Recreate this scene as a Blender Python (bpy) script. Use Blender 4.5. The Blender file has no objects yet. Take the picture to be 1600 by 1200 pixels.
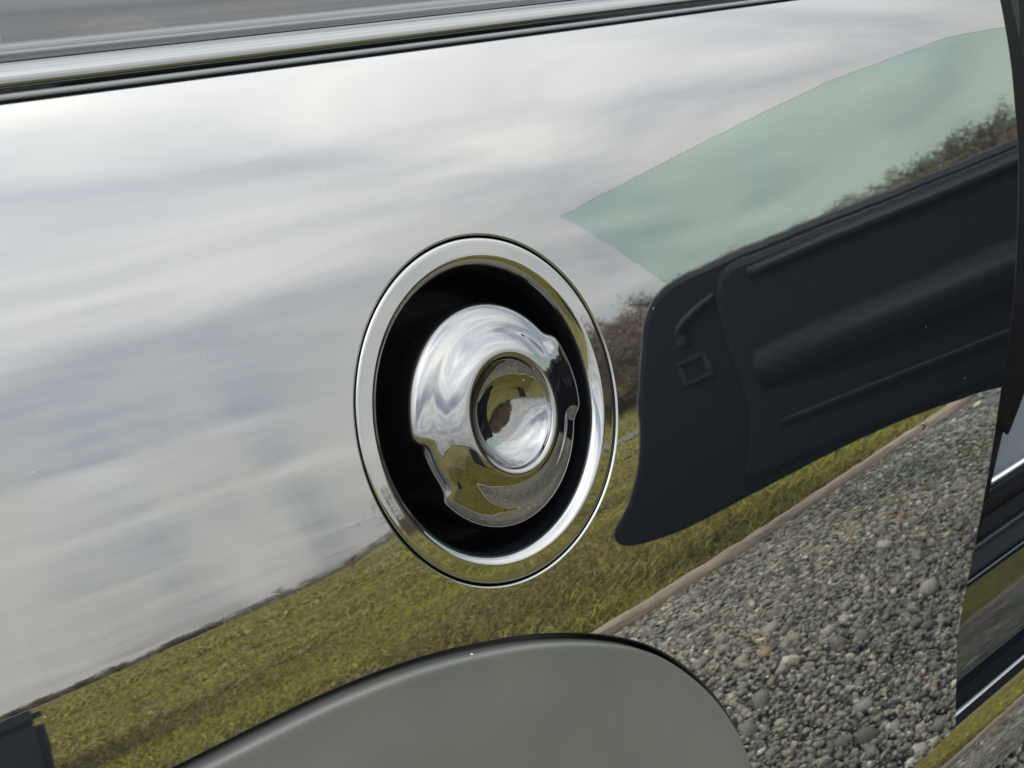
import bpy, bmesh, math, random
import numpy as np
from mathutils import Vector, Matrix
random.seed(7); rng = np.random.default_rng(11)
scene = bpy.context.scene
COL = scene.collection
rad = math.radians
S = 1.25            # car model units -> metres
GZ = 0.22           # ground height in car model units

# ------------------------------------------------------------------ camera
cam_d = bpy.data.cameras.new('camera'); cam = bpy.data.objects.new('camera', cam_d); COL.objects.link(cam)
cam_d.sensor_width = 36; cam_d.lens = 54; cam_d.clip_start = 0.01; cam_d.clip_end = 3000
cm = Matrix(((0.67152413, 0.24530296, -0.69920083), (-0.74024474, 0.1799845, -0.64779882), (-0.03306166, 0.95259227, 0.30244816))).to_4x4()
cm.translation = Vector((-0.50214787, -0.48256789, 1.11494838 - GZ)) * S
cam.matrix_world = cm
scene.camera = cam
cam_d.dof.use_dof = True; cam_d.dof.focus_distance = 0.95; cam_d.dof.aperture_fstop = 28

# ------------------------------------------------------------------ sky, sun, exposure
SUN_EL, SUN_AZ = rad(42), math.atan2(0.5, -0.8)      # direction to the sun in plan, from +x
w = bpy.data.worlds.new('World'); scene.world = w; w.use_nodes = True
nt = w.node_tree; nt.nodes.clear()
def N(nt, t, **kw):
    n = nt.nodes.new(t)
    for k, v in kw.items():
        if k in n.inputs: n.inputs[k].default_value = v
        else: setattr(n, k, v)
    return n
def mth(nt, op, a, b=None, c=None, clamp=False):
    n = nt.nodes.new('ShaderNodeMath'); n.operation = op; n.use_clamp = clamp
    for i, v in enumerate((a, b, c)):
        if v is None: continue
        if isinstance(v, (int, float)): n.inputs[i].default_value = v
        else: nt.links.new(v, n.inputs[i])
    return n.outputs[0]
def mixc(nt, f, a, b):
    n = nt.nodes.new('ShaderNodeMix'); n.data_type = 'RGBA'
    for sock, v in ((n.inputs[0], f), (n.inputs[6], a), (n.inputs[7], b)):
        if isinstance(v, (int, float)): sock.default_value = v
        elif isinstance(v, (tuple, list)): sock.default_value = (*v[:3], 1)
        else: nt.links.new(v, sock)
    return n.outputs[2]
def ramp(nt, f, stops):
    n = nt.nodes.new('ShaderNodeValToRGB'); e = n.color_ramp.elements
    while len(e) < len(stops): e.new(0.5)
    for i, (p, c) in enumerate(stops):
        e[i].position = p; e[i].color = (c, c, c, 1) if isinstance(c, (int, float)) else (*c, 1)
    nt.links.new(f, n.inputs[0]); return n.outputs[0]
tc = N(nt, 'ShaderNodeTexCoord')
sep = N(nt, 'ShaderNodeSeparateXYZ'); nt.links.new(tc.outputs['Generated'], sep.inputs[0])
zc = mth(nt, 'ADD', mth(nt, 'MAXIMUM', sep.outputs[2], 0.0), 0.13)
cmb = N(nt, 'ShaderNodeCombineXYZ')
nt.links.new(mth(nt, 'DIVIDE', sep.outputs[0], zc), cmb.inputs[0]); nt.links.new(mth(nt, 'DIVIDE', sep.outputs[1], zc), cmb.inputs[1])
mp = N(nt, 'ShaderNodeMapping'); nt.links.new(cmb.outputs[0], mp.inputs[0])
mp.inputs['Rotation'].default_value = (0, 0, rad(38)); mp.inputs['Scale'].default_value = (0.36, 0.95, 1); mp.inputs['Location'].default_value = (11.0, 2.2, 0)
n1 = N(nt, 'ShaderNodeTexNoise', Scale=1.0, Detail=7.0, Roughness=0.52, Distortion=0.35); nt.links.new(mp.outputs[0], n1.inputs['Vector'])
n2 = N(nt, 'ShaderNodeTexNoise', Scale=2.3, Detail=5.0, Roughness=0.5, Distortion=0.6); nt.links.new(mp.outputs[0], n2.inputs['Vector'])
n3 = N(nt, 'ShaderNodeTexNoise', Scale=7.0, Detail=5.0, Roughness=0.5, Distortion=0.6); mp3 = N(nt, 'ShaderNodeMapping'); mp3.inputs['Scale'].default_value = (1.3, 1.3, 0.5); mp3.inputs['Location'].default_value = (0.21, 0.12, 0.6); nt.links.new(tc.outputs['Generated'], mp3.inputs[0]); nt.links.new(mp3.outputs[0], n3.inputs['Vector'])     # low cumulus stretched upright, imitating the panel's streaky reflection
sky = N(nt, 'ShaderNodeTexSky', sky_type='NISHITA', sun_disc=False); sky.sun_elevation = SUN_EL; sky.sun_rotation = math.pi/2 - SUN_AZ
sky.air_density = 1.0; sky.dust_density = 2.0
cover = ramp(nt, n1.outputs[0], [(0.36, 0.36), (0.47, 0.76), (0.55, 0.98)])
shade = ramp(nt, n2.outputs[0], [(0.36, (6.8, 7.2, 7.7)), (0.5, (8.8, 9.0, 9.0)), (0.66, (11.2, 11.3, 10.8))])
cum = ramp(nt, n3.outputs[0], [(0.40, 0.0), (0.52, 0.42), (0.66, 0.80)])
low = ramp(nt, sep.outputs[2], [(0.0, 0.7), (0.06, 0.95), (0.15, 0.9), (0.26, 0.0)])
grad = mth(nt, 'MULTIPLY_ADD', mth(nt, 'MAXIMUM', sep.outputs[2], 0.0), 2.4, 0.55)      # overcast sky: brighter towards the zenith
vm = N(nt, 'ShaderNodeVectorMath', operation='SCALE'); nt.links.new(shade, vm.inputs[0]); nt.links.new(grad, vm.inputs['Scale'])
base = mixc(nt, cover, sky.outputs[0], vm.outputs[0])
sky_c = mixc(nt, mth(nt, 'MULTIPLY', cum, low), base, (8.5, 8.45, 7.8))
bg = N(nt, 'ShaderNodeBackground', Strength=0.1); nt.links.new(sky_c, bg.inputs[0])
out = N(nt, 'ShaderNodeOutputWorld'); nt.links.new(bg.outputs[0], out.inputs[0])
sd = bpy.data.lights.new('sun', 'SUN'); sd.energy = 1.3; sd.angle = rad(12); sd.color = (1, 0.95, 0.87)
sun = bpy.data.objects.new('sun', sd); COL.objects.link(sun)
sv = Vector((math.cos(SUN_AZ)*math.cos(SUN_EL), math.sin(SUN_AZ)*math.cos(SUN_EL), math.sin(SUN_EL)))
sun.rotation_euler = (-sv).to_track_quat('-Z', 'Y').to_euler(); sun.location = (0, 0, 20)
vs = scene.view_settings; vs.view_transform = 'Standard'; vs.look = 'None'; vs.gamma = 1; vs.use_curve_mapping = False; vs.exposure = 1.0
scene.cycles.max_bounces = 9; scene.cycles.diffuse_bounces = 2; scene.cycles.glossy_bounces = 5; scene.cycles.transparent_max_bounces = 16
scene.cycles.use_denoising = True

# ------------------------------------------------------------------ materials
def mat(name, color=(0.5,)*3, rough=0.5, ior=1.5, metallic=0.0, coat=0.0):
    m = bpy.data.materials.new(name); m.use_nodes = True
    b = m.node_tree.nodes['Principled BSDF']
    b.inputs['Base Color'].default_value = (*color, 1); b.inputs['Roughness'].default_value = rough
    b.inputs['IOR'].default_value = ior; b.inputs['Metallic'].default_value = metallic; b.inputs['Coat Weight'].default_value = coat
    return m
def bsdf(m): return m.node_tree.nodes['Principled BSDF']
def objco(nt, scale=1.0):
    t = N(nt, 'ShaderNodeTexCoord'); return t.outputs['Object']
def add_noise_color(m, scale, c1, c2, detail=5, lo=0.35, hi=0.65):
    nt = m.node_tree; n = N(nt, 'ShaderNodeTexNoise', Scale=scale, Detail=detail, Roughness=0.6); nt.links.new(objco(nt), n.inputs['Vector'])
    r = ramp(nt, n.outputs[0], [(lo, c1), (hi, c2)]); nt.links.new(r, bsdf(m).inputs['Base Color']); return n
def add_bump(m, scale, strength, dist, detail=3):
    nt = m.node_tree; n = N(nt, 'ShaderNodeTexNoise', Scale=scale, Detail=detail); nt.links.new(objco(nt), n.inputs['Vector'])
    b = N(nt, 'ShaderNodeBump', Strength=strength, Distance=dist); nt.links.new(n.outputs[0], b.inputs['Height']); nt.links.new(b.outputs[0], bsdf(m).inputs['Normal'])
def add_dust(m, scale, size, density, seed=0.0, tone=(0.75, 0.75, 0.72)):
    """sparse specks of dust lying on a surface: rough pale dots"""
    nt = m.node_tree; v = N(nt, 'ShaderNodeTexVoronoi', Scale=scale); v.feature = 'F1'
    mpn = N(nt, 'ShaderNodeMapping'); mpn.inputs['Location'].default_value = (seed, seed*0.7, seed*1.3)
    nt.links.new(objco(nt), mpn.inputs[0]); nt.links.new(mpn.outputs[0], v.inputs['Vector'])
    s = N(nt, 'ShaderNodeSeparateColor'); nt.links.new(v.outputs['Color'], s.inputs[0])
    pick = mth(nt, 'LESS_THAN', s.outputs[0], density)
    rsz = mth(nt, 'MULTIPLY', s.outputs[1], size)
    dot = mth(nt, 'LESS_THAN', v.outputs['Distance'], rsz)
    f = mth(nt, 'MULTIPLY', pick, dot)
    o = [n for n in nt.nodes if n.type == 'OUTPUT_MATERIAL'][0]
    prev = o.inputs[0].links[0].from_socket
    d = N(nt, 'ShaderNodeBsdfDiffuse'); d.inputs[0].default_value = (*tone, 1)
    mx = N(nt, 'ShaderNodeMixShader'); nt.links.new(f, mx.inputs[0]); nt.links.new(prev, mx.inputs[1]); nt.links.new(d.outputs[0], mx.inputs[2]); nt.links.new(mx.outputs[0], o.inputs[0])
PAINT_IOR = 3.1
paint = mat('black_paint', (0.006, 0.007, 0.009), 0.015, PAINT_IOR)
add_bump(paint, 110, 0.010, 0.0004, 1)
nt = paint.node_tree; _n = N(nt, 'ShaderNodeTexNoise', Scale=26.0, Detail=1.0); nt.links.new(objco(nt), _n.inputs['Vector'])
_b = N(nt, 'ShaderNodeBump', Strength=0.11, Distance=0.0004); nt.links.new(_n.outputs[0], _b.inputs['Height'])
nt.links.new(_b.outputs[0], [n for n in nt.nodes if n.type == 'BUMP'][0].inputs['Normal'])
add_dust(paint, 130, 0.05, 0.34, 1.0, (0.45, 0.45, 0.43))
gloss = mat('gloss_black', (0.004, 0.004, 0.005), 0.02, 2.6); add_dust(gloss, 160, 0.055, 0.05, 3.0)
bowl = mat('recess_black', (0.002, 0.002, 0.003), 0.6, 1.2); add_dust(bowl, 330, 0.11, 0.22, 5.0, (0.35, 0.36, 0.4))
matte = mat('matte_plastic', (0.065, 0.065, 0.062), 0.36, 1.6); add_noise_color(matte, 9, (0.055, 0.056, 0.055), (0.072, 0.071, 0.066)); add_bump(matte, 1400, 0.10, 0.0004, 2); add_dust(matte, 110, 0.07, 0.09, 2.0)
rubber = mat('rubber', (0.005, 0.005, 0.006), 0.65, 1.3); bsdf(rubber).inputs['Specular IOR Level'].default_value = 0.05
dark = mat('dark_plastic', (0.003, 0.005, 0.009), 0.5, 1.28); add_bump(dark, 900, 0.15, 0.0004)
greytrim = mat('grey_trim', (0.30, 0.31, 0.33), 0.42); add_bump(greytrim, 1200, 0.2, 0.0004)
slate = mat('slate_trim', (0.07, 0.08, 0.095), 0.7, 1.25)
silver = mat('silver_strip', (0.75, 0.76, 0.78), 0.25, metallic=1.0)
steel = mat('latch_steel', (0.35, 0.35, 0.36), 0.3, metallic=0.9)
gloss_trim = mat('belt_trim', (0.02, 0.02, 0.022), 0.07, 2.5)
satin = mat('satin_seal', (0.09, 0.095, 0.10), 0.38, 1.8)
jamb_m = mat('jamb_black', (0.003, 0.005, 0.009), 0.35, 1.28)
sill_m = mat('sill_black', (0.004, 0.006, 0.010), 0.05, 1.6)
ledge = mat('door_ledge', (0.016, 0.019, 0.026), 0.45, 1.35)
leather = mat('leather', (0.26, 0.22, 0.17), 0.6); add_bump(leather, 300, 0.3, 0.001)
tyre_m = mat('tyre', (0.012,)*3, 0.75); rim_m = mat('rim', (0.3, 0.3, 0.31), 0.3, metallic=1.0)
def glassmat(name, tint, ior):
    m = bpy.data.materials.new(name); m.use_nodes = True; nt = m.node_tree; nt.nodes.clear()
    t = N(nt, 'ShaderNodeBsdfTransparent'); t.inputs[0].default_value = (*tint, 1)
    g = N(nt, 'ShaderNodeBsdfGlossy', Roughness=0.0)
    f = N(nt, 'ShaderNodeFresnel', IOR=ior); mx = N(nt, 'ShaderNodeMixShader'); o = N(nt, 'ShaderNodeOutputMaterial')
    nt.links.new(f.outputs[0], mx.inputs[0]); nt.links.new(t.outputs[0], mx.inputs[1]); nt.links.new(g.outputs[0], mx.inputs[2]); nt.links.new(mx.outputs[0], o.inputs[0])
    return m
glass_side = glassmat('quarter_glass', (0.62, 0.64, 0.63), 2.0)
glass_door = glassmat('door_glass', (0.84, 0.93, 0.885), 1.3)

# ------------------------------------------------------------------ mesh helpers
def link(name, me, m, parent=None):
    o = bpy.data.objects.new(name, me); COL.objects.link(o)
    if m is not None: me.materials.append(m)
    if parent is not None: o.parent = parent
    return o
def mesh(name, verts, faces, smooth=True):
    me = bpy.data.meshes.new(name); me.from_pydata([tuple(v) for v in verts], [], [tuple(f) for f in faces]); me.update()
    if smooth: me.polygons.foreach_set('use_smooth', [True]*len(me.polygons))
    return me
def tri_mesh(name, V, T, colors=None, smooth=False):
    me = bpy.data.meshes.new(name); V = np.asarray(V, np.float32); T = np.asarray(T, np.int32)
    me.vertices.add(len(V)); me.vertices.foreach_set('co', V.ravel())
    me.loops.add(T.size); me.loops.foreach_set('vertex_index', T.ravel())
    me.polygons.add(len(T)); me.polygons.foreach_set('loop_start', np.arange(0, T.size, 3, dtype=np.int32))
    if smooth: me.polygons.foreach_set('use_smooth', np.ones(len(T), bool))
    me.update(calc_edges=True)
    if colors is not None:
        a = me.color_attributes.new('col', 'FLOAT_COLOR', 'POINT'); a.data.foreach_set('color', np.asarray(colors, np.float32).ravel())
    return me
def grid_faces(nu, nv, closed_u=False, flip=False):
    F = []
    for i in range(nu if closed_u else nu-1):
        for j in range(nv-1):
            a, b = i*nv+j, ((i+1) % nu)*nv+j
            f = (a, b, b+1, a+1); F.append(f[::-1] if flip else f)
    return F
def crom(pts, n):
    """Catmull-Rom through points, n samples per span"""
    P = np.asarray(pts, float); P = np.vstack([2*P[0]-P[1], P, 2*P[-1]-P[-2]]); o = []
    for i in range(1, len(P)-2):
        p0, p1, p2, p3 = P[i-1:i+3]
        for t in np.linspace(0, 1, n, endpoint=False):
            o.append(0.5*((2*p1)+(-p0+p2)*t+(2*p0-5*p1+4*p2-p3)*t*t+(-p0+3*p1-3*p2+p3)*t**3))
    o.append(P[-2]); return np.array(o)
def sweep_x(name, prof, x0, x1, m, parent, bow=True, closed=False, nx=40, n=6, ends=True):
    """a moulding that runs along the car: profile of (y, z) points"""
    pr = crom(prof, n) if n > 1 else np.asarray(prof, float)
    V = []
    for x in np.linspace(x0, x1, nx):
        dy = KX*x*x if bow else 0
        for (y, z) in pr: V.append((x, y+dy, z))
    F = grid_faces(nx, len(pr))
    me = mesh(name, V, F); return link(name, me, m, parent)
def tube(name, path, r, m, parent, seg=10, flat=1.0):
    P = np.asarray(path, float); V = []; n = len(P)
    T = np.gradient(P, axis=0); T /= np.linalg.norm(T, axis=1)[:, None]
    up = np.array([0.13, 0.2, 1.0])
    for i in range(n):
        a = np.cross(T[i], up); a /= np.linalg.norm(a); b = np.cross(a, T[i])
        for k in range(seg):
            q = 2*math.pi*k/seg; V.append(P[i]+r*(math.cos(q)*a+flat*math.sin(q)*b))
    F = [(i*seg+k, i*seg+(k+1) % seg, (i+1)*seg+(k+1) % seg, (i+1)*seg+k) for i in range(n-1) for k in range(seg)]
    F += [tuple(range(seg))[::-1], tuple((n-1)*seg+k for k in range(seg))]
    return link(name, mesh(name, V, F), m, parent)
def box_bm(bm, c, s, rot=None):
    r = bmesh.ops.create_cube(bm, size=1); M = Matrix.Translation(c) @ (rot.to_4x4() if rot else Matrix()) @ Matrix.Diagonal((*s, 1))
    bmesh.ops.transform(bm, matrix=M, verts=r['verts']); return r['verts']
def bm_link(name, bm, m, parent=None, bevel=0, smooth=False):
    if bevel: bmesh.ops.bevel(bm, geom=bm.edges[:], offset=bevel, segments=2, affect='EDGES')
    me = bpy.data.meshes.new(name); bm.to_mesh(me); bm.free()
    if smooth: me.polygons.foreach_set('use_smooth', [True]*len(me.polygons))
    return link(name, me, m, parent)
def tag(o, label=None, cat=None, group=None, kind=None):
    for k, v in (('label', label), ('category', cat), ('group', group), ('kind', kind)):
        if v: o[k] = v
    return o

# ------------------------------------------------------------------ ground and hills
def terrain(x, y):
    r = np.hypot(x, y); az = np.degrees(np.arctan2(-y, x))
    side = 1/(1+np.exp((az-50.5)/1.6)) * 1/(1+np.exp((-az-5)/6.0))      # the hill stands ahead and to the right
    rise = np.clip((r-26)/55, 0, 1.6)
    und = 0.10*np.sin(x*0.21+1)*np.sin(y*0.17)*np.clip((r-8)/20, 0, 1)
    return side*rise**1.35*4.6 + und - 0.0
rr = np.concatenate([[0.0], np.geomspace(1.5, 900, 70)]); aa = np.linspace(0, 2*math.pi, 181)[:-1]
V = [(0, 0, -0.02)]
for r in rr[1:]:
    x, y = r*np.cos(aa), r*np.sin(aa); z = terrain(x, y)-0.02-(0.0 if r < 300 else (r-300)*0.004)
    V += list(zip(x, y, z))
F = [(0, 1+k, 1+(k+1) % 180) for k in range(180)]
for i in range(len(rr)-2):
    for k in range(180):
        a, b = 1+i*180+k, 1+i*180+(k+1) % 180; F.append((a, a+180, b+180, b))
field_m = mat('field_grass', (0.12, 0.11, 0.03), 0.9)
nt = field_m.node_tree
na = N(nt, 'ShaderNodeTexNoise', Scale=0.55, Detail=8.0, Roughness=0.65); nb = N(nt, 'ShaderNodeTexNoise', Scale=9.0, Detail=6.0, Roughness=0.7)
co = objco(nt); nt.links.new(co, na.inputs['Vector']); nt.links.new(co, nb.inputs['Vector'])
ca = ramp(nt, na.outputs[0], [(0.36, (0.13, 0.105, 0.035)), (0.5, (0.20, 0.19, 0.03)), (0.62, (0.27, 0.25, 0.05))])
cb = ramp(nt, nb.outputs[0], [(0.35, (0.35, 0.32, 0.3)), (0.62, (1.05, 1.05, 1.0))])
mm = N(nt, 'ShaderNodeMix', data_type='RGBA', blend_type='MULTIPLY'); mm.inputs[0].default_value = 1
nt.links.new(ca, mm.inputs[6]); nt.links.new(cb, mm.inputs[7]); nt.links.new(mm.outputs[2], bsdf(field_m).inputs['Base Color'])
tag(link('ground', mesh('ground', V, F), field_m), kind='structure')

def timber_y(x): return -1.15-0.06*x
# bed under the gravel
bed_m = mat('gravel_bed', (0.11, 0.105, 0.095), 0.95); add_noise_color(bed_m, 60, (0.05, 0.048, 0.044), (0.2, 0.195, 0.18))
xs = np.linspace(-7, 12, 40); V = []; 
for x in xs: V += [(x, timber_y(x)-0.03, -0.006), (x, 5.0, -0.006)]
tag(link('gravel_drive', mesh('gravel_drive', V, grid_faces(len(xs), 2, flip=True)), bed_m), kind='structure')

# loose stones
ico = bmesh.new(); bmesh.ops.create_icosphere(ico, subdivisions=1, radius=1); iv = np.array([v.co[:] for v in ico.verts]); it = np.array([[v.index for v in f.verts] for f in ico.faces]); ico.free()
def stones(n, x0, x1, y0f, y1, smin, smax):
    X = rng.uniform(x0, x1, n); Y = y0f(X)+(y1-y0f(X))*rng.random(n)
    sz = smin+(smax-smin)*rng.random(n)**2.2
    sc = np.stack([sz*rng.uniform(0.75, 1.35, n), sz*rng.uniform(0.7, 1.1, n), sz*rng.uniform(0.45, 0.8, n)], -1)
    q = rng.normal(size=(n, 4)); q /= np.linalg.norm(q, axis=1)[:, None]; a, b, c, d = q.T
    Rm = np.stack([1-2*(c*c+d*d), 2*(b*c-a*d), 2*(b*d+a*c), 2*(b*c+a*d), 1-2*(b*b+d*d), 2*(c*d-a*b), 2*(b*d-a*c), 2*(c*d+a*b), 1-2*(b*b+c*c)], -1).reshape(n, 3, 3)
    P = iv[None]*(1+rng.uniform(-0.28, 0.2, (n, len(iv), 1)))
    P = np.einsum('nij,nkj->nki', Rm, P*sc[:, None])
    Z = rng.uniform(0.0, 0.012, n)+sz*0.25
    P += np.stack([X, Y, Z], -1)[:, None]
    pal = np.array([(0.24, 0.24, 0.225), (0.17, 0.175, 0.165), (0.33, 0.32, 0.285), (0.12, 0.125, 0.125), (0.44, 0.40, 0.33), (0.27, 0.25, 0.20), (0.33, 0.24, 0.17), (0.55, 0.53, 0.48), (0.20, 0.21, 0.17)])
    k = rng.choice(len(pal), n, p=[.29, .21, .15, .12, .05, .08, .012, .028, .06])
    grn = (np.hypot((X-2.35)/0.35, (Y+0.92)/0.16) < 1) & (rng.random(n) < 0.2)
    c = np.minimum(pal[k]*np.array([1.42, 1.39, 1.25])*rng.uniform(0.72, 1.25, (n, 1)), 0.8); c[grn] = np.array([0.13, 0.19, 0.05]); C = np.concatenate([c, np.ones((n, 1))], 1)[:, None].repeat(len(iv), 1)
    T = it[None]+(np.arange(n)*len(iv))[:, None, None]
    return P.reshape(-1, 3), T.reshape(-1, 3), C.reshape(-1, 4)
A = stones(78000, 0.25, 3.0, lambda x: timber_y(x)+0.04, 0.32, 0.0034, 0.0108)
B = stones(6000, -2.5, 6.0, lambda x: timber_y(x)+0.04, 1.6, 0.010, 0.024)
V = np.concatenate([A[0], B[0]]); T = np.concatenate([A[1], B[1]+len(A[0])]); C = np.concatenate([A[2], B[2]])
stone_m = mat('stone', (0.3,)*3, 0.85); nt = stone_m.node_tree
at = N(nt, 'ShaderNodeAttribute'); at.attribute_name = 'col'
nz = N(nt, 'ShaderNodeTexNoise', Scale=220.0, Detail=4.0); nt.links.new(objco(nt), nz.inputs['Vector'])
mm = N(nt, 'ShaderNodeMix', data_type='RGBA', blend_type='MULTIPLY'); mm.inputs[0].default_value = 1
nt.links.new(at.outputs['Color'], mm.inputs[6]); nt.links.new(ramp(nt, nz.outputs[0], [(0.3, 0.65), (0.7, 1.25)]), mm.inputs[7]); nt.links.new(mm.outputs[2], bsdf(stone_m).inputs['Base Color'])
tag(link('gravel', tri_mesh('gravel', V, T, C), stone_m), 'loose grey crushed gravel stones beside the black car', 'gravel', kind='stuff')

# timber edging between gravel and grass: boards end to end
wood_m = mat('weathered_wood', (0.3, 0.25, 0.19), 0.8)
nt = wood_m.node_tree; mpn = N(nt, 'ShaderNodeMapping'); mpn.inputs['Scale'].default_value = (3, 60, 60); nt.links.new(objco(nt), mpn.inputs[0])
nn = N(nt, 'ShaderNodeTexNoise', Scale=1.5, Detail=6.0, Roughness=0.65); nt.links.new(mpn.outputs[0], nn.inputs['Vector'])
nt.links.new(ramp(nt, nn.outputs[0], [(0.3, (0.14, 0.105, 0.075)), (0.5, (0.38, 0.30, 0.225)), (0.7, (0.50, 0.42, 0.33))]), bsdf(wood_m).inputs['Base Color'])
NB = [-4.2, -1.8, 0.6, 3.0, 5.4, 7.8]
edge_lab = ['weathered timber edging board farthest back along the gravel', 'weathered timber edging board behind the wheel arch', 'brown timber edging board between grass and gravel, reflected nearest the wheel arch', 'brown timber edging board between grass and gravel, reflected below the open door', 'timber edging board beyond the open door']
for i in range(5):
    xa, xb = NB[i]+0.004, NB[i+1]-0.004
    pr = [(-0.031, -0.02), (-0.033, 0.032), (-0.021, 0.046), (0.0, 0.050), (0.021, 0.046), (0.033, 0.032), (0.031, -0.02)]
    V = []; nx = 60
    for k in range(nx):
        x = xa+(xb-xa)*k/(nx-1); wob = 0.006*math.sin(x*3.1+i)+rng.normal(0, 0.0015)
        for (y, z) in pr: V.append((x, timber_y(x)+y+wob, z+rng.normal(0, 0.002)))
    F = grid_faces(nx, len(pr), flip=True)+[tuple(range(7)), tuple((nx-1)*7+k for k in range(7))[::-1]]
    tag(link('timber_edging', mesh('timber_edging', V, F), wood_m), edge_lab[i], 'edging', 'timber edging boards along the gravel')

# grass blades near the drive
def patch(x, y):   # slow colour patches
    return 0.5+0.25*np.sin(x*1.9+1.3*np.sin(y*2.3))+0.25*np.sin(y*2.7+1.1*np.sin(x*1.4+2))
def blades(n, x0, x1, y0, y1, hmin, hmax, wd):
    X = rng.uniform(x0, x1, n); Y = y1+(y0-y1)*rng.random(n)**1.6
    ok = Y < timber_y(X)-0.03; X, Y = X[ok], Y[ok]; n = len(X)
    # clumping
    cx = np.round(X/0.11)+rng.normal(0, 0.3, n); cy = np.round(Y/0.11)+rng.normal(0, 0.3, n)
    X = X*0.5+cx*0.055; Y = np.minimum(Y*0.5+cy*0.055, timber_y(X)-0.03)
    a = rng.uniform(0, 2*math.pi, n); hh = rng.uniform(hmin, hmax, n)*(0.6+0.8*patch(X*0.7, Y*0.7)); lean = rng.uniform(0.2, 1.1, n)*hh
    Z0 = terrain(X, Y)-0.02
    dx, dy = np.cos(a), np.sin(a); px, py = -dy*wd, dx*wd
    b = rng.uniform(0, 2*math.pi, n); lx, ly = np.cos(b)*lean, np.sin(b)*lean
    P = np.stack([np.stack([X-px, Y-py, Z0], -1), np.stack([X+px, Y+py, Z0], -1), np.stack([X+lx*0.4-px*0.7, Y+ly*0.4-py*0.7, Z0+hh*0.7], -1), np.stack([X+lx*0.4+px*0.7, Y+ly*0.4+py*0.7, Z0+hh*0.7], -1), np.stack([X+lx, Y+ly, Z0+hh*0.92], -1)], 1)
    k = np.arange(n)[:, None, None]*5; T = np.array([[0, 1, 3], [0, 3, 2], [2, 3, 4]])[None]+k
    t = np.clip(patch(X, Y)+rng.normal(0, 0.22, n), 0, 1)[:, None]
    c = (1-t)*np.array([0.240, 0.185, 0.048])+t*np.array([0.370, 0.365, 0.038])
    dry = rng.random(n) < 0.10; c[dry] = np.array([0.42, 0.35, 0.15]); c *= rng.uniform(0.35, 1.25, (n, 1))
    C = np.concatenate([c, np.ones((n, 1))], 1)[:, None].repeat(5, 1)
    return P.reshape(-1, 3), T.reshape(-1, 3), C.reshape(-1, 4)
A = blades(150000, -0.6, 6.5, -6.5, -1.2, 0.03, 0.08, 0.0026)
B = blades(90000, 0, 17.0, -20, -5.0, 0.04, 0.10, 0.007)
D_ = blades(45000, 4, 60, -80, -17, 0.10, 0.20, 0.028)
V = np.concatenate([A[0], B[0], D_[0]]); T = np.concatenate([A[1], B[1]+len(A[0]), D_[1]+len(A[0])+len(B[0])]); C = np.concatenate([A[2], B[2], D_[2]])
grass_m = mat('grass_blade', (0.15, 0.15, 0.03), 0.7); nt = grass_m.node_tree; at = N(nt, 'ShaderNodeAttribute'); at.attribute_name = 'col'; nt.links.new(at.outputs['Color'], bsdf(grass_m).inputs['Base Color'])
tag(link('grass', tri_mesh('grass', V, T, C), grass_m), 'rough olive green grass growing beyond the timber edging', 'grass', kind='stuff')

# narrow grey track across the rising field
track_m = mat('track', (0.17, 0.17, 0.17), 0.9); add_noise_color(track_m, 3, (0.12, 0.12, 0.12), (0.22, 0.215, 0.2))
V = []; azs = np.radians(np.linspace(30, 43.5, 50))
for a in azs:
    for r in (36+14*(a-azs[0]), 39.5+14*(a-azs[0])):
        x, y = r*math.cos(a), -r*math.sin(a); V.append((x, y, float(terrain(np.array(x), np.array(y)))+0.05))
tag(link('track', mesh('track', V, grid_faces(50, 2)), track_m), kind='structure')

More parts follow.
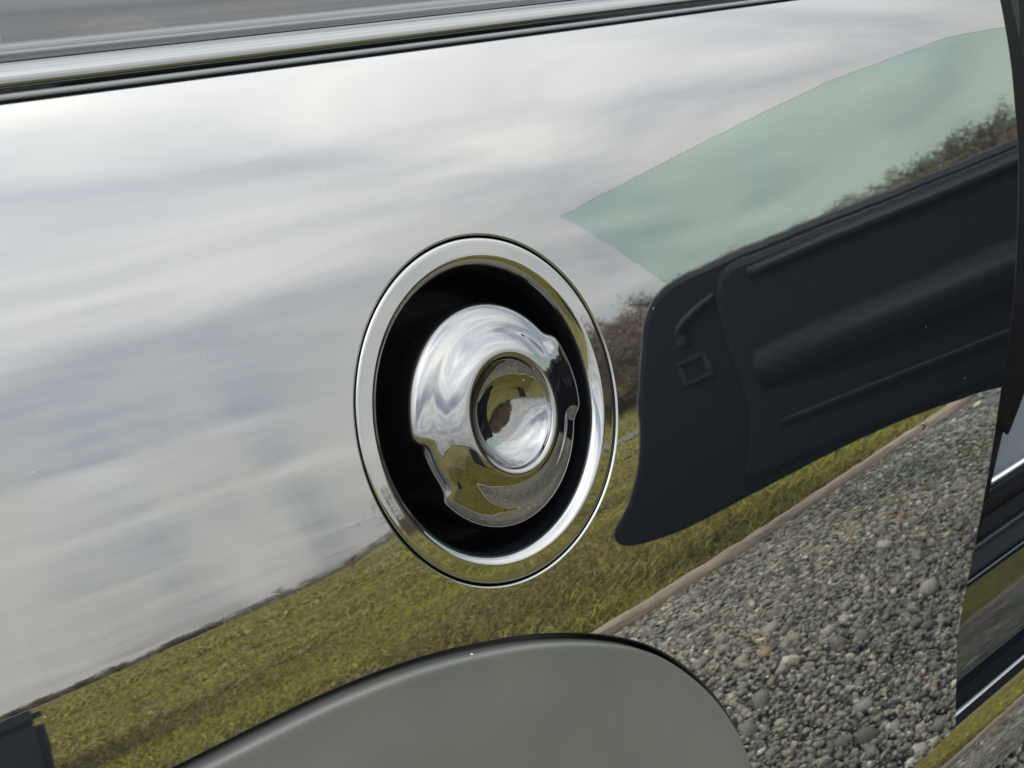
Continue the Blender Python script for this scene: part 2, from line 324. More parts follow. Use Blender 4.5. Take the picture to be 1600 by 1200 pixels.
# ---- trees
bark_m = mat('bark', (0.10, 0.08, 0.06), 0.9)
twig_m = mat('twigs', (0.13, 0.10, 0.07), 0.9)
def tree_arrays(height, seed, spread=0.34, nb=26, ntw=420):
    """returns (trunk V,T), (crown V,T): tapered trunk with limbs; crown of fine bare twigs"""
    g = np.random.default_rng(seed); tv, tt = [], []
    def limb(p, q, r0, r1):
        d = q-p; a = np.cross(d, (0.3, 0.5, 1.0) if abs(d[2]) < 0.9*np.linalg.norm(d) else (1, 0, 0)); a /= np.linalg.norm(a)+1e-9; b = np.cross(d, a); b /= np.linalg.norm(b)+1e-9
        k0 = len(tv)
        for (c, r) in ((p, r0), (q, r1)):
            for k in range(4): th = k*math.pi/2; tv.append(c+r*(math.cos(th)*a+math.sin(th)*b))
        for k in range(4):
            i, j = k0+k, k0+(k+1) % 4; tt.append((i, j, j+4)); tt.append((i, j+4, i+4))
    H = height; pts = [np.array([0, 0, -0.2])]
    for k in range(1, 6): pts.append(np.array([g.normal(0, 0.02)*H, g.normal(0, 0.02)*H, H*0.17*k]))
    for k in range(5): limb(pts[k], pts[k+1], H*0.026*(1-k/5.6), H*0.026*(1-(k+1)/5.6))
    tips = []
    for k in range(nb):
        f = 0.22+0.7*g.random(); base = np.array([0, 0, H*0.85*f]); i = min(4, int(f*5)); base[:2] = pts[i][:2]
        a = g.uniform(0, 2*math.pi); L = H*spread*(1.15-0.75*f)*g.uniform(0.7, 1.2); up = g.uniform(0.35, 1.1)
        q = base+L*np.array([math.cos(a), math.sin(a), up]); limb(base, q, H*0.009, H*0.003)
        for s in (0.45, 0.7, 1.0): tips.append((base+(q-base)*s, L*0.55))
        q2 = q+L*0.4*np.array([math.cos(a+g.normal(0, .7)), math.sin(a+g.normal(0, .7)), 0.7]); limb(q, q2, H*0.003, H*0.0012); tips.append((q2, L*0.4))
    cv, ct = [], []
    for k in range(ntw):
        c, L = tips[g.integers(len(tips))]; p = c+g.normal(0, 0.25, 3)*L; d = g.normal(0, 1, 3); d[2] = abs(d[2])*0.9+0.1; d /= np.linalg.norm(d); L2 = L*g.uniform(0.5, 1.1)
        s = np.cross(d, g.normal(0, 1, 3)); s /= np.linalg.norm(s)+1e-9; s *= H*0.0045
        k0 = len(cv); cv += [p-s, p+s, p+d*L2]; ct.append((k0, k0+1, k0+2))
    return (np.array(tv), np.array(tt)), (np.array(cv), np.array(ct))
protos = [tree_arrays(1.0, 40+i, nb=30, ntw=900) for i in range(5)]
VV, TT, CC = [], [], []; off = 0
def put_tree(k, x, y, H, ws=1.0, sink=0.0):
    global off
    z = float(terrain(np.array(x), np.array(y)))-0.1-sink; a = rng.uniform(0, 6.28); ca, sa = math.cos(a), math.sin(a)
    tone = rng.uniform(0.7, 1.2); hue = np.array([(0.22, 0.17, 0.115), (0.25, 0.20, 0.12), (0.17, 0.145, 0.105)][rng.integers(3)])*tone
    for (v, t), c in zip(protos[k], (hue*0.7, hue)):
        p = v*H; p = np.stack([(p[:, 0]*ca-p[:, 1]*sa)*ws+x, (p[:, 0]*sa+p[:, 1]*ca)*ws+y, p[:, 2]+z], -1)
        VV.append(p); TT.append(t+off); CC.append(np.tile([*c, 1], (len(p), 1))); off += len(p)
for i in range(150):                                        # the wooded hillside
    az = rad(rng.uniform(-2, 50.6)); r = rng.uniform(60, 86)
    H = rng.uniform(3.6, 5.4)*(0.75+0.25*min(1, max(0, (52-math.degrees(az))/12)))*(0.92 if az < rad(34) else 1.0)
    put_tree(rng.integers(5), r*math.cos(az), -r*math.sin(az), H, 1.5)
for i in range(130):                                        # undergrowth that closes the wood
    az = rad(rng.uniform(-2, 51)); r = rng.uniform(57, 70)
    put_tree(rng.integers(5), r*math.cos(az), -r*math.sin(az), rng.uniform(1.6, 2.8)*(0.7 if az < rad(34) else 1.0), 2.4, 0.3)
for i in range(120):                                        # far hedge line on the level
    az = rad(rng.uniform(48, 105)); r = rng.uniform(118, 128)
    put_tree(rng.integers(5), r*math.cos(az), -r*math.sin(az), rng.uniform(1.0, 1.5), 3.2)
def mass(azA, azB, r0, h0, h1, steps, col):
    """the close-grown core of a wood or hedge: a rugged bank of thicket"""
    global off
    A_ = np.radians(np.linspace(azA, azB, steps)); rows = [(0, 0.0), (0.25, 0.75), (1.0, 1.0), (2.5, 0.9), (4, 0.0)]; P = []
    for a in A_:
        hh = h0+(h1-h0)*rng.random()
        for dr, f in rows:
            r = r0+dr+rng.normal(0, 0.35); x, y = r*math.cos(a), -r*math.sin(a); P.append((x, y, float(terrain(np.array(x), np.array(y)))-0.2+hh*f*rng.uniform(0.8, 1.1)))
    n = len(rows); T = []
    for i in range(steps-1):
        for j in range(n-1):
            a, b = i*n+j, (i+1)*n+j; T += [(a, b, b+1), (a, b+1, a+1)]
    VV.append(np.array(P)); TT.append(np.array(T)+off); c = np.array(col)*rng.uniform(0.7, 1.2, (len(P), 1)); CC.append(np.concatenate([c, np.ones((len(P), 1))], 1)); off += len(P)
mass(46, 110, 122, 0.9, 1.15, 420, (0.10, 0.085, 0.06))
mass(34, 52, 70, 1.6, 2.8, 130, (0.20, 0.155, 0.105)); mass(34, 51, 77, 2.4, 3.8, 120, (0.22, 0.175, 0.115)); mass(-4, 35, 70, 2.0, 3.0, 260, (0.24, 0.19, 0.12))
wood_stuff_m = mat('bare_wood', (0.14, 0.11, 0.08), 0.95); nt = wood_stuff_m.node_tree; at = N(nt, 'ShaderNodeAttribute'); at.attribute_name = 'col'; nt.links.new(at.outputs['Color'], bsdf(wood_stuff_m).inputs['Base Color'])
tag(link('woodland', tri_mesh('woodland', np.concatenate(VV), np.concatenate(TT), np.concatenate(CC)), wood_stuff_m), 'bare brown winter wood covering the hillside beyond the field', 'woodland', kind='stuff')
for i, (az, r, H, lab) in enumerate([(52.0, 60, 1.9, 'bare tree at the end of the wood, nearest the hillside'), (54.4, 66, 1.5, 'bare tree standing alone beside the field fence'), (57.5, 90, 1.9, 'bare tree farthest from the wood along the hedge line')]):
    x, y = r*math.cos(rad(az)), -r*math.sin(rad(az)); z = float(terrain(np.array(x), np.array(y)))-0.1
    e = bpy.data.objects.new('bare_tree', None); COL.objects.link(e); e.location = (x, y, z); tag(e, lab, 'tree', 'bare trees at the edge of the field')
    (tv, tt), (cv, ct) = tree_arrays(H, 90+i, nb=24, ntw=420)
    link('trunk', tri_mesh('trunk', tv, tt), bark_m, e); link('crown', tri_mesh('crown', cv, ct), twig_m, e)

# post and rail fence across the field
fence = bpy.data.objects.new('field_fence', None); COL.objects.link(fence); tag(fence, 'long grey post and rail fence crossing the field before the trees', 'fence')
fw = mat('fence_wood', (0.30, 0.28, 0.25), 0.85); add_noise_color(fw, 6, (0.2, 0.18, 0.16), (0.4, 0.38, 0.34))
az0, az1, npost = 50, 60, 10
fp = []
for i in range(npost):
    a = rad(az0+(az1-az0)*i/(npost-1)); r = 108+3*math.sin(i*0.6); x, y = r*math.cos(a), -r*math.sin(a); fp.append(Vector((x, y, float(terrain(np.array(x), np.array(y)))-0.05)))
for p in fp:
    bm = bmesh.new(); box_bm(bm, p+Vector((0, 0, 0.6)), (0.11, 0.11, 1.25)); bm_link('post', bm, fw, fence, 0.012)
for a, b in zip(fp[:-1], fp[1:]):
    for zz_ in (0.45, 0.8, 1.12):
        d = b-a; bm = bmesh.new(); box_bm(bm, (a+b)/2+Vector((0.04, 0.06, zz_)), (d.length, 0.045, 0.11), d.to_track_quat('X', 'Z').to_matrix()); bm_link('rail', bm, fw, fence)

# ------------------------------------------------------------------ THE CAR
car = bpy.data.objects.new('car', None); COL.objects.link(car); car.scale = (S, S, S); car.location = (0, 0, -GZ*S)
tag(car, 'glossy black car with its front door open, fuel filler flap and wheel arch in view', 'car')
# body section: lean angle of the side against height, integrated to depth
ZK = [0.40, 0.52, 0.60, 0.68, 0.72, 0.76, 0.80, 0.84, 0.88, 0.93, 0.98, 1.02, 1.05, 1.10]
PK = [-8, -4.5, -1.5, 1.2, 3.0, 6.0, 10.9, 15.4, 16.1, 16.5, 17.6, 19.6, 22, 27.]
KX = 0.035
zz = np.linspace(.40, 1.10, 1401); ph = np.interp(zz, ZK, PK); kk = np.ones(41)/41
pp = np.pad(ph, (40, 40), mode='reflect', reflect_type='odd'); ph = np.convolve(np.convolve(pp, kk, 'valid'), kk, 'valid')
tp = np.tan(np.radians(ph)); Y0 = np.concatenate([[0], np.cumsum((tp[1:]+tp[:-1])/2*(zz[1]-zz[0]))]); Y0 -= np.interp(.88, zz, Y0)
def hs(x, z): return np.interp(z, zz, Y0)+KX*x*x
def hn(x, z):
    n = np.array([2*KX*x, -1.0, float(np.interp(z, zz, tp))]); return n/np.linalg.norm(n)
EZ = np.array([0.40, 0.49, 0.517, 0.58, 0.613, 0.662, 0.753, 0.803, 0.866, 0.91, 0.979, 1.026, 1.06])
EX = np.array([0.52, 0.492, 0.483, 0.470, 0.477, 0.494, 0.527, 0.557, 0.596, 0.621, 0.645, 0.654, 0.657])
ez = np.linspace(0.40, 1.06, 600); exs = np.interp(ez, EZ, EX); ke = np.ones(31)/31
exs = np.convolve(np.pad(exs, 15, mode='reflect', reflect_type='odd'), ke, 'valid')
def xe(z): return np.interp(z, ez, exs)
ARCH = crom([(-0.72, 0.40), (-0.715, 0.52), (-0.68, 0.63), (-0.60, 0.715), (-0.50, 0.763), (-0.40, 0.786), (-0.30, 0.793), (-0.204, 0.7935), (-0.131, 0.793), (-0.076, 0.788), (-0.031, 0.779), (0.008, 0.768), (0.055, 0.749), (0.097, 0.724), (0.137, 0.687), (0.167, 0.647), (0.184, 0.610), (0.194, 0.56), (0.20, 0.50), (0.202, 0.40)], 8)
# filler axis
C0 = np.array([0.0075, float(hs(0.0075, 0.88)), 0.88]); n0 = hn(0.0075, 0.88); e2 = np.array([0, -n0[2], -n0[1]])*-1; e2 = np.array([0.0, n0[2], -n0[1]]); e2 /= np.linalg.norm(e2); e1 = np.cross(e2, n0); e1 /= np.linalg.norm(e1)
if e1[0] < 0: e1 = -e1
RH = 0.0853
WID = 1.04          # the flap is slightly wider than tall
def radial(x, z):
    v = np.stack([x, hs(x, z), z], -1)-C0; return np.hypot((v @ e1)/WID, v @ e2)
ZB, ZT = 0.492, 1.046
def arch_sd(x, z):
    """signed distance to the arch curve, positive outside the opening"""
    x = np.atleast_1d(x); z = np.atleast_1d(z); P = np.stack([x, z], -1); best = np.full(len(x), 9.0)
    A_, B_ = ARCH[:-1], ARCH[1:]
    for a, b in zip(A_, B_):
        d = b-a; t = np.clip(((P-a) @ d)/(d @ d), 0, 1); best = np.minimum(best, np.hypot(*(P-a-t[:, None]*d).T))
    px = ARCH[:, 0]; pz = ARCH[:, 1]
    inside = np.zeros(len(x), bool)
    poly = np.vstack([ARCH, [[0.202, 0.3], [-0.72, 0.3]]])
    j = len(poly)-1
    for i in range(len(poly)):
        xi, zi = poly[i]; xj, zj = poly[j]
        if zi != zj:
            c = ((zi > z) != (zj > z)) & (x < (xj-xi)*(z-zi)/(zj-zi)+xi); inside ^= c
        j = i
    return np.where(inside, -best, best)
def keep(x, z):
    x = np.atleast_1d(np.asarray(x, float)); z = np.atleast_1d(np.asarray(z, float))
    return np.minimum(np.minimum(radial(x, z)-RH, xe(z)-x), arch_sd(x, z))
gx = np.linspace(-0.95, 0.70, 413); gz = np.linspace(ZB, ZT, 140)
GXX, GZZ = np.meshgrid(gx, gz, indexing='ij'); KF = keep(GXX.ravel(), GZZ.ravel()).reshape(GXX.shape)
pv, pf, vid, cut, cutl = [], [], {}, {}, []
def gvert(i, j):
    if (i, j) not in vid: vid[(i, j)] = len(pv); pv.append((gx[i], gz[j]))
    return vid[(i, j)]
def cvert(a, b):
    k = (a, b) if a < b else (b, a)
    if k not in cut: cut[k] = len(pv); pv.append((0, 0)); cutl.append((k, len(pv)-1))
    return cut[k]
KP = KF >= 0
for i in range(len(gx)-1):
    for j in range(len(gz)-1):
        c4 = [(i, j), (i+1, j), (i+1, j+1), (i, j+1)]; s4 = [KP[c] for c in c4]
        if not any(s4): continue
        if all(s4): pf.append([gvert(*c) for c in c4]); continue
        f = []
        for k in range(4):
            a, b = c4[k], c4[(k+1) % 4]
            if s4[k]: f.append(gvert(*a))
            if s4[k] != s4[(k+1) % 4]: f.append(cvert(a, b))
        if len(f) > 2: pf.append(f)
pin = np.array([(gx[k[0][0]], gz[k[0][1]]) if KP[k[0]] else (gx[k[1][0]], gz[k[1][1]]) for k, _ in cutl])
pou = np.array([(gx[k[1][0]], gz[k[1][1]]) if KP[k[0]] else (gx[k[0][0]], gz[k[0][1]]) for k, _ in cutl])
for _ in range(14):
    md = (pin+pou)/2; ok = (keep(md[:, 0], md[:, 1]) >= 0)[:, None]; pin = np.where(ok, md, pin); pou = np.where(ok, pou, md)
for (k, i_), p_ in zip(cutl, pin): pv[i_] = tuple(p_)
PV = np.array(pv); me = mesh('quarter_panel', np.stack([PV[:, 0], hs(PV[:, 0], PV[:, 1]), PV[:, 1]], -1), pf)
NV = np.stack([2*KX*PV[:, 0], -np.ones(len(PV)), np.interp(PV[:, 1], zz, tp)], -1); NV /= np.linalg.norm(NV, axis=1)[:, None]
me.normals_split_custom_set_from_vertices(NV.tolist())
panel = link('quarter_panel', me, paint, car)

def surf_w(a, b):
    """height of the body surface above the filler's plane at local (a, b)"""
    wv = np.zeros_like(a)
    for _ in range(12):
        P = C0+a[..., None]*e1+b[..., None]*e2+wv[..., None]*n0; wv = wv+(P[..., 1]-hs(P[..., 0], P[..., 2]))/-n0[1]
    return wv
def lathe(name, prof, m, parent, seg=192, follow=None, rmod=None, n=6, sink=0.0, wide=1.0, drop=0.0):
    pr = crom(prof, n) if n > 1 else np.asarray(prof, float); V = []
    th = np.linspace(0, 2*math.pi, seg, endpoint=False)
    for t in th:
        r, wv = pr[:, 0].copy(), pr[:, 1].copy()
        if rmod: r, wv = rmod(t, r, wv)
        a, b = r*math.cos(t)*wide, r*math.sin(t)-drop
        wv = wv-sink
        if follow is not None: wv = wv+surf_w(a, b)*np.clip((r-follow[0])/(follow[1]-follow[0]), 0, 1)
        V += list(C0+a[:, None]*e1+b[:, None]*e2+wv[:, None]*n0)
    return link(name, mesh(name, V, grid_faces(seg, len(pr), closed_u=True, flip=True)), m, parent)
# rolled lip of the hole in the panel
lip = [(RH, 0), (RH-0.0004, -0.00015), (RH-0.0007, -0.0005), (RH-0.0008, -0.0011), (RH-0.0008, -0.008)]
lathe('panel_lip', lip, paint, panel, follow=(0.05, 0.07), n=3, wide=WID)
# bezel ring, recess and cap
flap = lathe('filler_bezel', [(0.0833, -0.010), (0.0834, -0.003), (0.0833, -0.0010), (0.0829, -0.0003), (0.0822, -0.00005), (0.0810, 0.0), (0.079, 0.0), (0.077, 0.0), (0.0752, 0.0), (0.0744, -0.00005), (0.0735, -0.0003), (0.0721, -0.0010), (0.0707, -0.0021), (0.0695, -0.0037), (0.0687, -0.0058), (0.0682, -0.0085), (0.0679, -0.0115)], paint, car, follow=(0.055, 0.066), wide=WID)
lathe('filler_recess', [(0.0680, -0.0115), (0.0678, -0.020), (0.0672, -0.030), (0.064, -0.0375), (0.055, -0.040), (0.001, -0.040)], bowl, flap, n=4, wide=WID)
lathe('gap_floor', [(0.0865, -0.009), (0.081, -0.0095)], rubber, flap, follow=(0.05, 0.07), n=1, wide=WID)
def sector(t, lo, hi, soft):
    c0, hw = rad((lo+hi)/2), rad((hi-lo)/2); d = abs((t-c0+math.pi) % (2*math.pi)-math.pi); return 1/(1+math.exp(max(-50, min(50, (d-hw)/rad(soft)))))
def capmod(t, r, wv):
    b = sector(t, -14, 31, 1.6); nb_ = sector(t, 181, 211, 1.4)
    wt = np.clip((r-0.036)/(0.0545-0.036), 0, 1); wt = wt*wt*(3-2*wt)
    wn = np.clip((r-0.0425)/(0.0535-0.0425), 0, 1); wn = wn*wn
    up_ = np.clip((r-0.034)/0.010, 0, 1)*np.clip(1-(r-0.047)/0.012, 0, 1)*(wv > -0.004)
    return r+0.0044*b*wt-0.0046*nb_*wn, wv+0.0016*b*up_
cap = lathe('filler_cap', [(0.050, -0.036), (0.0535, -0.028), (0.0545, -0.016), (0.0550, -0.004), (0.0552, 0.001), (0.0548, 0.0036), (0.0535, 0.0060), (0.0510, 0.0079), (0.0475, 0.0094), (0.0445, 0.0104), (0.0415, 0.0119), (0.0385, 0.0138), (0.035, 0.0155), (0.0315, 0.0166), (0.0290, 0.0168), (0.0275, 0.0165), (0.0268, 0.0158)], gloss, car, seg=320, rmod=capmod, sink=0.0060, drop=0.0028)
def dishmod(t, r, wv): return r, wv+0.020*np.clip(r, 0, 0.022)*math.sin(t)-0.012*np.clip(r, 0, 0.022)*math.cos(t)
lathe('cap_dish', [(0.0268, 0.0158), (0.0265, 0.0152), (0.0261, 0.0144)]+[(r_, 0.0070+0.0010*(r_/0.0256)**2+0.0060*(r_/0.0256)**4) for r_ in (0.0256, 0.0248, 0.0235, 0.021, 0.018, 0.0145, 0.011, 0.0075, 0.004, 0.0002)], gloss, cap, rmod=dishmod, sink=0.0060, drop=0.0028)

# rolled front edge of the panel into the door opening
def edge_frame(z):
    x = float(xe(z)); p = np.array([x, hs(x, z), z]); n = hn(x, z)
    q = np.array([float(xe(z+0.004)), hs(xe(z+0.004), z+0.004), z+0.004]); t = q-p; t /= np.linalg.norm(t)
    o = np.cross(t, n); o /= np.linalg.norm(o)
    if o[0] < 0: o = -o
    return p, n, o
V = []; zs = np.linspace(ZB, ZT, 120); prf = [(0.0022*math.sin(q), 0.0022*(1-math.cos(q))) for q in np.linspace(0, math.pi/2, 7)]+[(0.0022, 0.012), (0.0015, 0.030)]
for z in zs:
    p, n, o = edge_frame(z); V += [p+a*o-b*n for a, b in prf]
link('door_edge_flange', mesh('door_edge_flange', V, grid_faces(len(zs), len(prf), flip=True)), paint, panel)
def edge_sweep(name, prof, m, z0, z1, par=car, n=5):
    pr = crom(prof, n); V = []; zs = np.linspace(z0, z1, 90)
    for z in zs:
        p, nn_, o = edge_frame(z); V += [p+a*o-b*nn_ for a, b in pr]
    return link(name, mesh(name, V, grid_faces(len(zs), len(pr), flip=True)), m, par)
edge_sweep('door_jamb', [(0.001, 0.028), (0.012, 0.031), (0.028, 0.030), (0.040, 0.034), (0.046, 0.046), (0.052, 0.058), (0.075, 0.062), (0.12, 0.07)], rubber, 0.56, 1.05)
edge_sweep('door_seal', [(0.050, 0.062), (0.052, 0.050), (0.060, 0.043), (0.070, 0.043), (0.077, 0.050), (0.078, 0.064)], rubber, 0.60, 1.05)
edge_sweep('pillar_trim', [(0.085, 0.064), (0.10, 0.055), (0.13, 0.058), (0.2, 0.075)], rubber, 0.60, 1.08)

# wheel arch trim: matte strip that follows the opening
cw = np.array([-0.262, 0.34])
V = []; prf = [(0.0034, -0.012), (0.0034, -0.004), (0.0035, 0.0020), (0.0038, 0.0042), (0.0046, 0.0056), (0.0060, 0.0063), (0.0080, 0.0067), (0.012, 0.0073), (0.020, 0.0087), (0.045, 0.0135), (0.075, 0.0165), (0.105, 0.0165), (0.118, 0.012), (0.122, 0.0), (0.122, -0.05)]
AR = crom(ARCH[::4], 5); tg = np.gradient(AR, axis=0); tg /= np.linalg.norm(tg, axis=1)[:, None]; inn = np.stack([tg[:, 1], -tg[:, 0]], -1)
inn /= np.linalg.norm(inn, axis=1)[:, None]
prd = crom(prf, 4)
for (x, z), iv_ in zip(AR, inn):
    n = hn(x, z); y = hs(x, z)
    for a, b in prd:
        xx, z2 = x+iv_[0]*a, z+iv_[1]*a
        yb = y-np.tan(rad(5))*(z-z2)*0.9+KX*(xx*xx-x*x)
        V.append((xx-0*n[0], yb+n[1]*b, z2+n[2]*b))
link('wheel_arch_trim', mesh('wheel_arch_trim', V, grid_faces(len(AR), len(prd), flip=True)), matte, car)
V = []
for (x, z), iv_ in zip(AR, inn):
    n = hn(x, z); y = hs(x, z)
    for a, b in ((-0.0002, 0.0002), (0.0008, -0.0006), (0.0010, -0.002), (0.0010, -0.02)): V.append(np.array([x+iv_[0]*a, y, z+iv_[1]*a])+n*b)
link('arch_flange', mesh('arch_flange', V, grid_faces(len(AR), 4, flip=True)), paint, panel)

# belt: gap, lower seal, half-round moulding, satin seal, quarter glass.  offsets from the panel's upper edge
yb, zb = float(np.interp(ZT, zz, Y0)), ZT
def rel(L): return [(yb+a, zb+b) for a, b in L]
X0, X1 = -0.95, 0.655
sweep_x('panel_top_lip', rel([(0, 0), (0.0002, 0.0001), (0.0005, -0.0003), (0.0006, -0.006)]), X0, X1, paint, panel)
sweep_x('belt_gap', rel([(0.0004, -0.004), (0.0058, -0.0042), (0.0060, 0.0014)]), X0, X1, rubber, car, n=1)
sweep_x('lower_belt_seal', rel([(0.0060, 0.0010), (0.0059, 0.0018), (0.0062, 0.0028), (0.0070, 0.0033), (0.0078, 0.0030), (0.0080, 0.000)]), X0, X1, satin, car)
sweep_x('belt_moulding', rel([(0.0125, 0.0000), (0.0100, 0.0030), (0.0080, 0.0052), (0.0073, 0.0066), (0.0074, 0.0082), (0.0080, 0.0102), (0.0095, 0.0127), (0.0124, 0.0150), (0.0168, 0.0166), (0.022, 0.0169)]), X0, X1, gloss_trim, car)
sweep_x('glass_run_seal', rel([(0.0213, 0.0150), (0.0215, 0.0172), (0.0226, 0.0180), (0.0238, 0.0184), (0.0241, 0.0192), (0.0252, 0.0203), (0.0268, 0.0207), (0.029, 0.0202)]), X0, X1, satin, car)
gl = [(0.0282, 0.016), (0.0345, 0.040), (0.060, 0.12), (0.088, 0.20), (0.120, 0.28)]
qg = sweep_x('quarter_glass', rel(gl), X0, 0.60, glass_side, car)
# cabin behind the glass: rear side lining, parcel shelf, two seats
sweep_x('cabin_lining', [(0.085, 0.99), (0.11, 1.0), (0.13, 1.0), (0.16, 0.99), (0.30, 0.985), (0.75, 0.98)], X0, 0.62, dark, car, n=3)
sweep_x('far_cabin_wall', [(0.95, 0.95), (1.05, 1.25), (1.1, 1.5)], X0, 1.6, dark, car, n=2)
def cushion(name, c, s, m, parent, power=3.2):
    V = []; nu, nv = 40, 20
    for i in range(nu):
        a = 2*math.pi*i/nu
        for j in range(nv):
            b = -math.pi/2+math.pi*(j+0.0)/(nv-1)
            sg = lambda v, e: math.copysign(abs(v)**e, v); e = 2/power
            V.append((c[0]+s[0]*sg(math.cos(b), e)*sg(math.cos(a), e), c[1]+s[1]*sg(math.cos(b), e)*sg(math.sin(a), e), c[2]+s[2]*sg(math.sin(b), e)))
    return link(name, mesh(name, V, grid_faces(nu, nv, closed_u=True)), m, parent)
sweep_x('shade_roof', [(0.135, 1.33), (0.16, 1.37), (0.25, 1.40), (0.6, 1.43), (1.0, 1.40), (1.15, 1.33), (1.2, 1.0), (1.22, 0.5)], X0, 1.9, jamb_m, car, bow=False, n=4)  # unseen roof sheet, added to keep the sun out of the cabin
cushion('headrest', (0.066, 0.37, 1.018), (0.026, 0.05, 0.034), leather, car, 2.4)
cushion('rear_seat_back', (-0.13, 0.45, 0.98), (0.15, 0.10, 0.13), leather, car, 2.6)
cushion('front_seat_back', (0.85, 0.40, 0.85), (0.09, 0.26, 0.35), dark, car)

# sill below the door opening: skirt, rocker, seal, step trim
SX0, SX1 = 0.205, 1.75
sweep_x('skirt', [(0.003, 0.480), (0.0008, 0.4868), (-0.0015, 0.4885), (-0.0045, 0.4872), (-0.0080, 0.4820), (-0.0125, 0.472), (-0.0172, 0.460), (-0.0210, 0.449), (-0.0228, 0.440), (-0.0225, 0.432), (-0.0180, 0.4245), (-0.008, 0.4205), (0.004, 0.418), (0.03, 0.416), (0.12, 0.405)], SX0, SX1, paint, car, bow=False)
sweep_x('rocker', [(0.0115, 0.486), (0.0120, 0.498), (0.0140, 0.512), (0.0180, 0.528), (0.0225, 0.543), (0.0265, 0.555), (0.0285, 0.5610), (0.0302, 0.5635), (0.0320, 0.5630), (0.0325, 0.558)], SX0, SX1, sill_m, car, bow=False)
sweep_x('rocker_ridge', [(0.0325, 0.556), (0.0335, 0.570), (0.0355, 0.580), (0.0380, 0.584), (0.0405, 0.5835), (0.042, 0.577), (0.052, 0.577)], SX0, SX1, jamb_m, car, bow=False)
sweep_x('sill_joint', [(-0.002, 0.4855), (0.0060, 0.4868), (0.0145, 0.4900)], SX0, SX1, rubber, car, bow=False, n=2)
tube('sill_seal', [(x, 0.058, 0.597) for x in np.linspace(SX0, SX1, 20)], 0.008, rubber, car)
tube('step_strip', [(x, 0.072, 0.603+0.012*math.exp(-((x-0.55)/0.08)**2)) for x in np.linspace(0.40, SX1, 60)], 0.0048, silver, car)
sweep_x('step_plate', [(0.070, 0.598), (0.078, 0.604), (0.10, 0.622), (0.125, 0.645), (0.128, 0.652)], 0.40, SX1, slate, car, bow=False, n=4)
sweep_x('sill_fold', [(0.128, 0.650), (0.120, 0.662), (0.122, 0.672), (0.132, 0.679), (0.140, 0.680), (0.138, 0.690), (0.146, 0.700), (0.158, 0.705), (0.166, 0.712), (0.170, 0.74)], 0.40, SX1, greytrim, car, bow=False)
sweep_x('seat_base', [(0.16, 0.735), (0.155, 0.76), (0.17, 0.79), (0.20, 0.81), (0.30, 0.82)], 0.56, SX1, greytrim, car, bow=False)
sweep_x('cabin_backing', [(0.19, 0.60), (0.19, 1.0)], 0.45, SX1, dark, car, bow=False, n=1)
sweep_x('front_lining', [(0.26, 0.98), (0.26, 1.2), (0.3, 1.5)], 0.62, SX1, dark, car, bow=False, n=2)
sweep_x('underside', [(0.115, 0.3845), (0.9, 0.36)], -0.9, SX1, rubber, car, bow=False, n=1)

# the wheel in the arch
WC = np.array([-0.262, 0.09, GZ+0.255])
wheel = bpy.data.objects.new('wheel', None); COL.objects.link(wheel); wheel.parent = car; wheel.location = WC
def wheel_lathe(name, prof, m, n=4):
    pr = crom(prof, n); V = []; seg = 64
    for t in np.linspace(0, 2*math.pi, seg, endpoint=False):
        for r, y in pr: V.append((r*math.cos(t), y, r*math.sin(t)))
    link(name, mesh(name, V, grid_faces(seg, len(pr), closed_u=True)), m, wheel)
wheel_lathe('tyre', [(0.175, -0.055), (0.20, -0.075), (0.235, -0.072), (0.252, -0.055), (0.255, 0.0), (0.252, 0.06), (0.235, 0.08), (0.17, 0.07)], tyre_m)
wheel_lathe('rim', [(0.178, -0.058), (0.172, -0.062), (0.160, -0.050), (0.155, 0.0), (0.15, 0.03)], rim_m)
for k in range(5):
    bm = bmesh.new(); box_bm(bm, (0.082, -0.03, 0), (0.16, 0.03, 0.042)); o = bm_link('spoke', bm, rim_m, wheel, 0.006); o.rotation_euler = (0, k*2*math.pi/5, 0)
wheel_lathe('wheel_liner', [(0.335, 0.0), (0.335, 0.12), (0.1, 0.13)], rubber, 2)

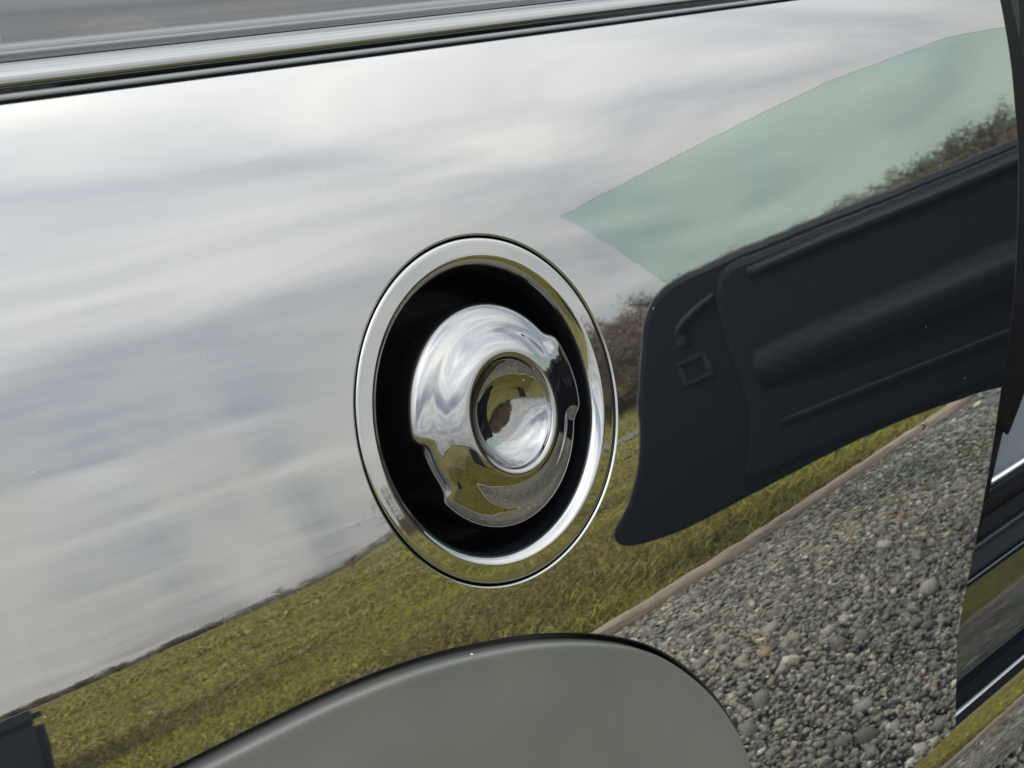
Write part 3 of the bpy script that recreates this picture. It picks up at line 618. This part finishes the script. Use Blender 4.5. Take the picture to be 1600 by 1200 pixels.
# ---- the open front door
door = bpy.data.objects.new('door', None); COL.objects.link(door); door.parent = car
th = rad(60); ux = Vector((-math.cos(th), -math.sin(th), 0)); nin = Vector((-math.sin(th), math.cos(th), 0))
DM = Matrix((( ux.x, nin.x, 0, 1.75), (ux.y, nin.y, 0, 0.0), (0, 0, 1, 0), (0, 0, 0, 1)))   # local (u, inward, z)
if DM.to_3x3().determinant() < 0: pass
def dp(u, n, z): return DM @ Vector((u, n, z))
def plate(name, poly, n_in, n_out, m, parent, n=4, bev=0.006):
    """solid sheet in the door's plane with rounded rims"""
    P = crom(np.vstack([poly, poly[:1]]), n)[:-1] if n > 1 else np.asarray(poly); c = P.mean(0); k = len(P)
    tgv = np.roll(P, -1, 0)-np.roll(P, 1, 0); nr = np.stack([tgv[:, 1], -tgv[:, 0]], -1); nr /= np.linalg.norm(nr, axis=1)[:, None]+1e-9
    area = 0.5*np.sum(P[:, 0]*np.roll(P[:, 1], -1)-np.roll(P[:, 0], -1)*P[:, 1]); nr *= np.sign(area)
    loops = [(-bev, n_in), (-bev*0.3, n_in-bev*0.3*np.sign(n_in-n_out)), (0, n_in-bev*np.sign(n_in-n_out)), (0, n_out+bev*np.sign(n_in-n_out)), (-bev, n_out)]
    V = []
    for off_, w_ in loops: V += [dp(p[0]+q[0]*off_, w_, p[1]+q[1]*off_) for p, q in zip(P, nr)]
    F = [(a*k+i, a*k+(i+1) % k, (a+1)*k+(i+1) % k, (a+1)*k+i) for a in range(len(loops)-1) for i in range(k)]
    bm = bmesh.new(); vv = [bm.verts.new(v) for v in V]
    for f in F: bm.faces.new([vv[i] for i in f])
    bm.faces.new([vv[i] for i in range(k)][::-1]); bm.faces.new([vv[(len(loops)-1)*k+i] for i in range(k)])
    bmesh.ops.recalc_face_normals(bm, faces=bm.faces[:]); me = bpy.data.meshes.new(name); bm.to_mesh(me); bm.free()
    return link(name, me, m, parent)
shell = np.array([(0.02, 0.99), (0.20, 0.995), (0.37, 1.002), (0.575, 1.024), (0.788, 1.050), (0.88, 1.057), (0.955, 1.060), (1.005, 1.045), (1.045, 1.0), (1.095, 0.903), (1.125, 0.79), (1.163, 0.65), (1.192, 0.58), (1.193, 0.53), (1.168, 0.492), (1.12, 0.476), (1.05, 0.474), (0.911, 0.505), (0.797, 0.528), (0.684, 0.538), (0.569, 0.530), (0.5, 0.520), (0.43, 0.485), (0.32, 0.42), (0.18, 0.385), (0.02, 0.38)])
plate('door_shell', shell, 0.0, -0.13, jamb_m, door, bev=0.012)
gp = np.array([(0.964, 1.05), (1.025, 1.162), (1.077, 1.254), (0.923, 1.252), (0.69, 1.250), (0.575, 1.245), (0.383, 1.213), (0.308, 1.182), (0.12, 1.07), (0.10, 1.0)])
plate('door_window', gp, -0.018, -0.022, glass_door, door, n=1, bev=0.0005)
inner = np.array([(0.05, 0.965), (0.37, 0.985), (0.575, 1.006), (0.788, 1.030), (0.87, 1.034), (0.905, 1.0), (0.925, 0.90), (0.93, 0.80), (0.945, 0.66), (0.955, 0.58), (0.92, 0.56), (0.797, 0.565), (0.5, 0.565), (0.05, 0.57)])
plate('inner_trim', inner, 0.035, 0.001, dark, door, bev=0.012)
def dtube(name, L, r, m, flat=1.0): return tube(name, [tuple(dp(*p)) for p in crom(L, 6)], r, m, door, flat=flat)
dtube('belt_ledge', [(0.05, 0.040, 0.945), (0.4, 0.042, 0.968), (0.7, 0.042, 0.998), (0.84, 0.040, 1.010)], 0.009, ledge)
dtube('armrest', [(0.05, 0.055, 0.80), (0.35, 0.075, 0.815), (0.6, 0.075, 0.835), (0.78, 0.055, 0.85), (0.88, 0.020, 0.855)], 0.050, dark)
dtube('map_pocket', [(0.05, 0.05, 0.66), (0.4, 0.06, 0.67), (0.7, 0.058, 0.69), (0.88, 0.040, 0.70)], 0.014, dark)
bm = bmesh.new(); 
for (u0, u1, z0, z1) in ((1.001, 1.009, 0.888, 0.925), (0.958, 0.966, 0.895, 0.932), (0.958, 1.009, 0.924, 0.932), (0.958, 1.009, 0.888, 0.896)):
    vs_ = box_bm(bm, (0, 0, 0), (u1-u0, 0.012, z1-z0)); bmesh.ops.transform(bm, matrix=DM @ Matrix.Translation(((u0+u1)/2, 0.006, (z0+z1)/2)), verts=vs_)
bm_link('latch', bm, ledge, door, 0.003)
dtube('upper_bracket', [(0.985, 0.012, 0.955), (0.975, 0.016, 0.985), (0.935, 0.016, 1.000), (0.905, 0.014, 1.006)], 0.010, ledge, 0.6)

# ------------------------------------------------------------------ dark box added in place of an unidentified shape, left edge of the reflection
box_m = mat('navy_plastic', (0.012, 0.016, 0.024), 0.45); add_bump(box_m, 60, 0.2, 0.004)
dark_standin = bpy.data.objects.new('standin_box', None); COL.objects.link(dark_standin)
ca_ = rad(73.0); dark_standin.location = (4.6*math.cos(ca_)-0.45, -4.6*math.sin(ca_), -0.02); dark_standin.rotation_euler = (0, 0, rad(-68))
tag(dark_standin, 'dark navy box standing in for an unidentified dark shape at the lower left corner of the reflection', 'dark_standin')
bm = bmesh.new(); box_bm(bm, (0, 0, 0.33), (0.6, 1.1, 0.66)); bm_link('body', bm, box_m, dark_standin, 0.03)
bm = bmesh.new(); box_bm(bm, (0, 0, 0.715), (0.61, 1.11, 0.10)); bm_link('lid', bm, box_m, dark_standin, 0.03)
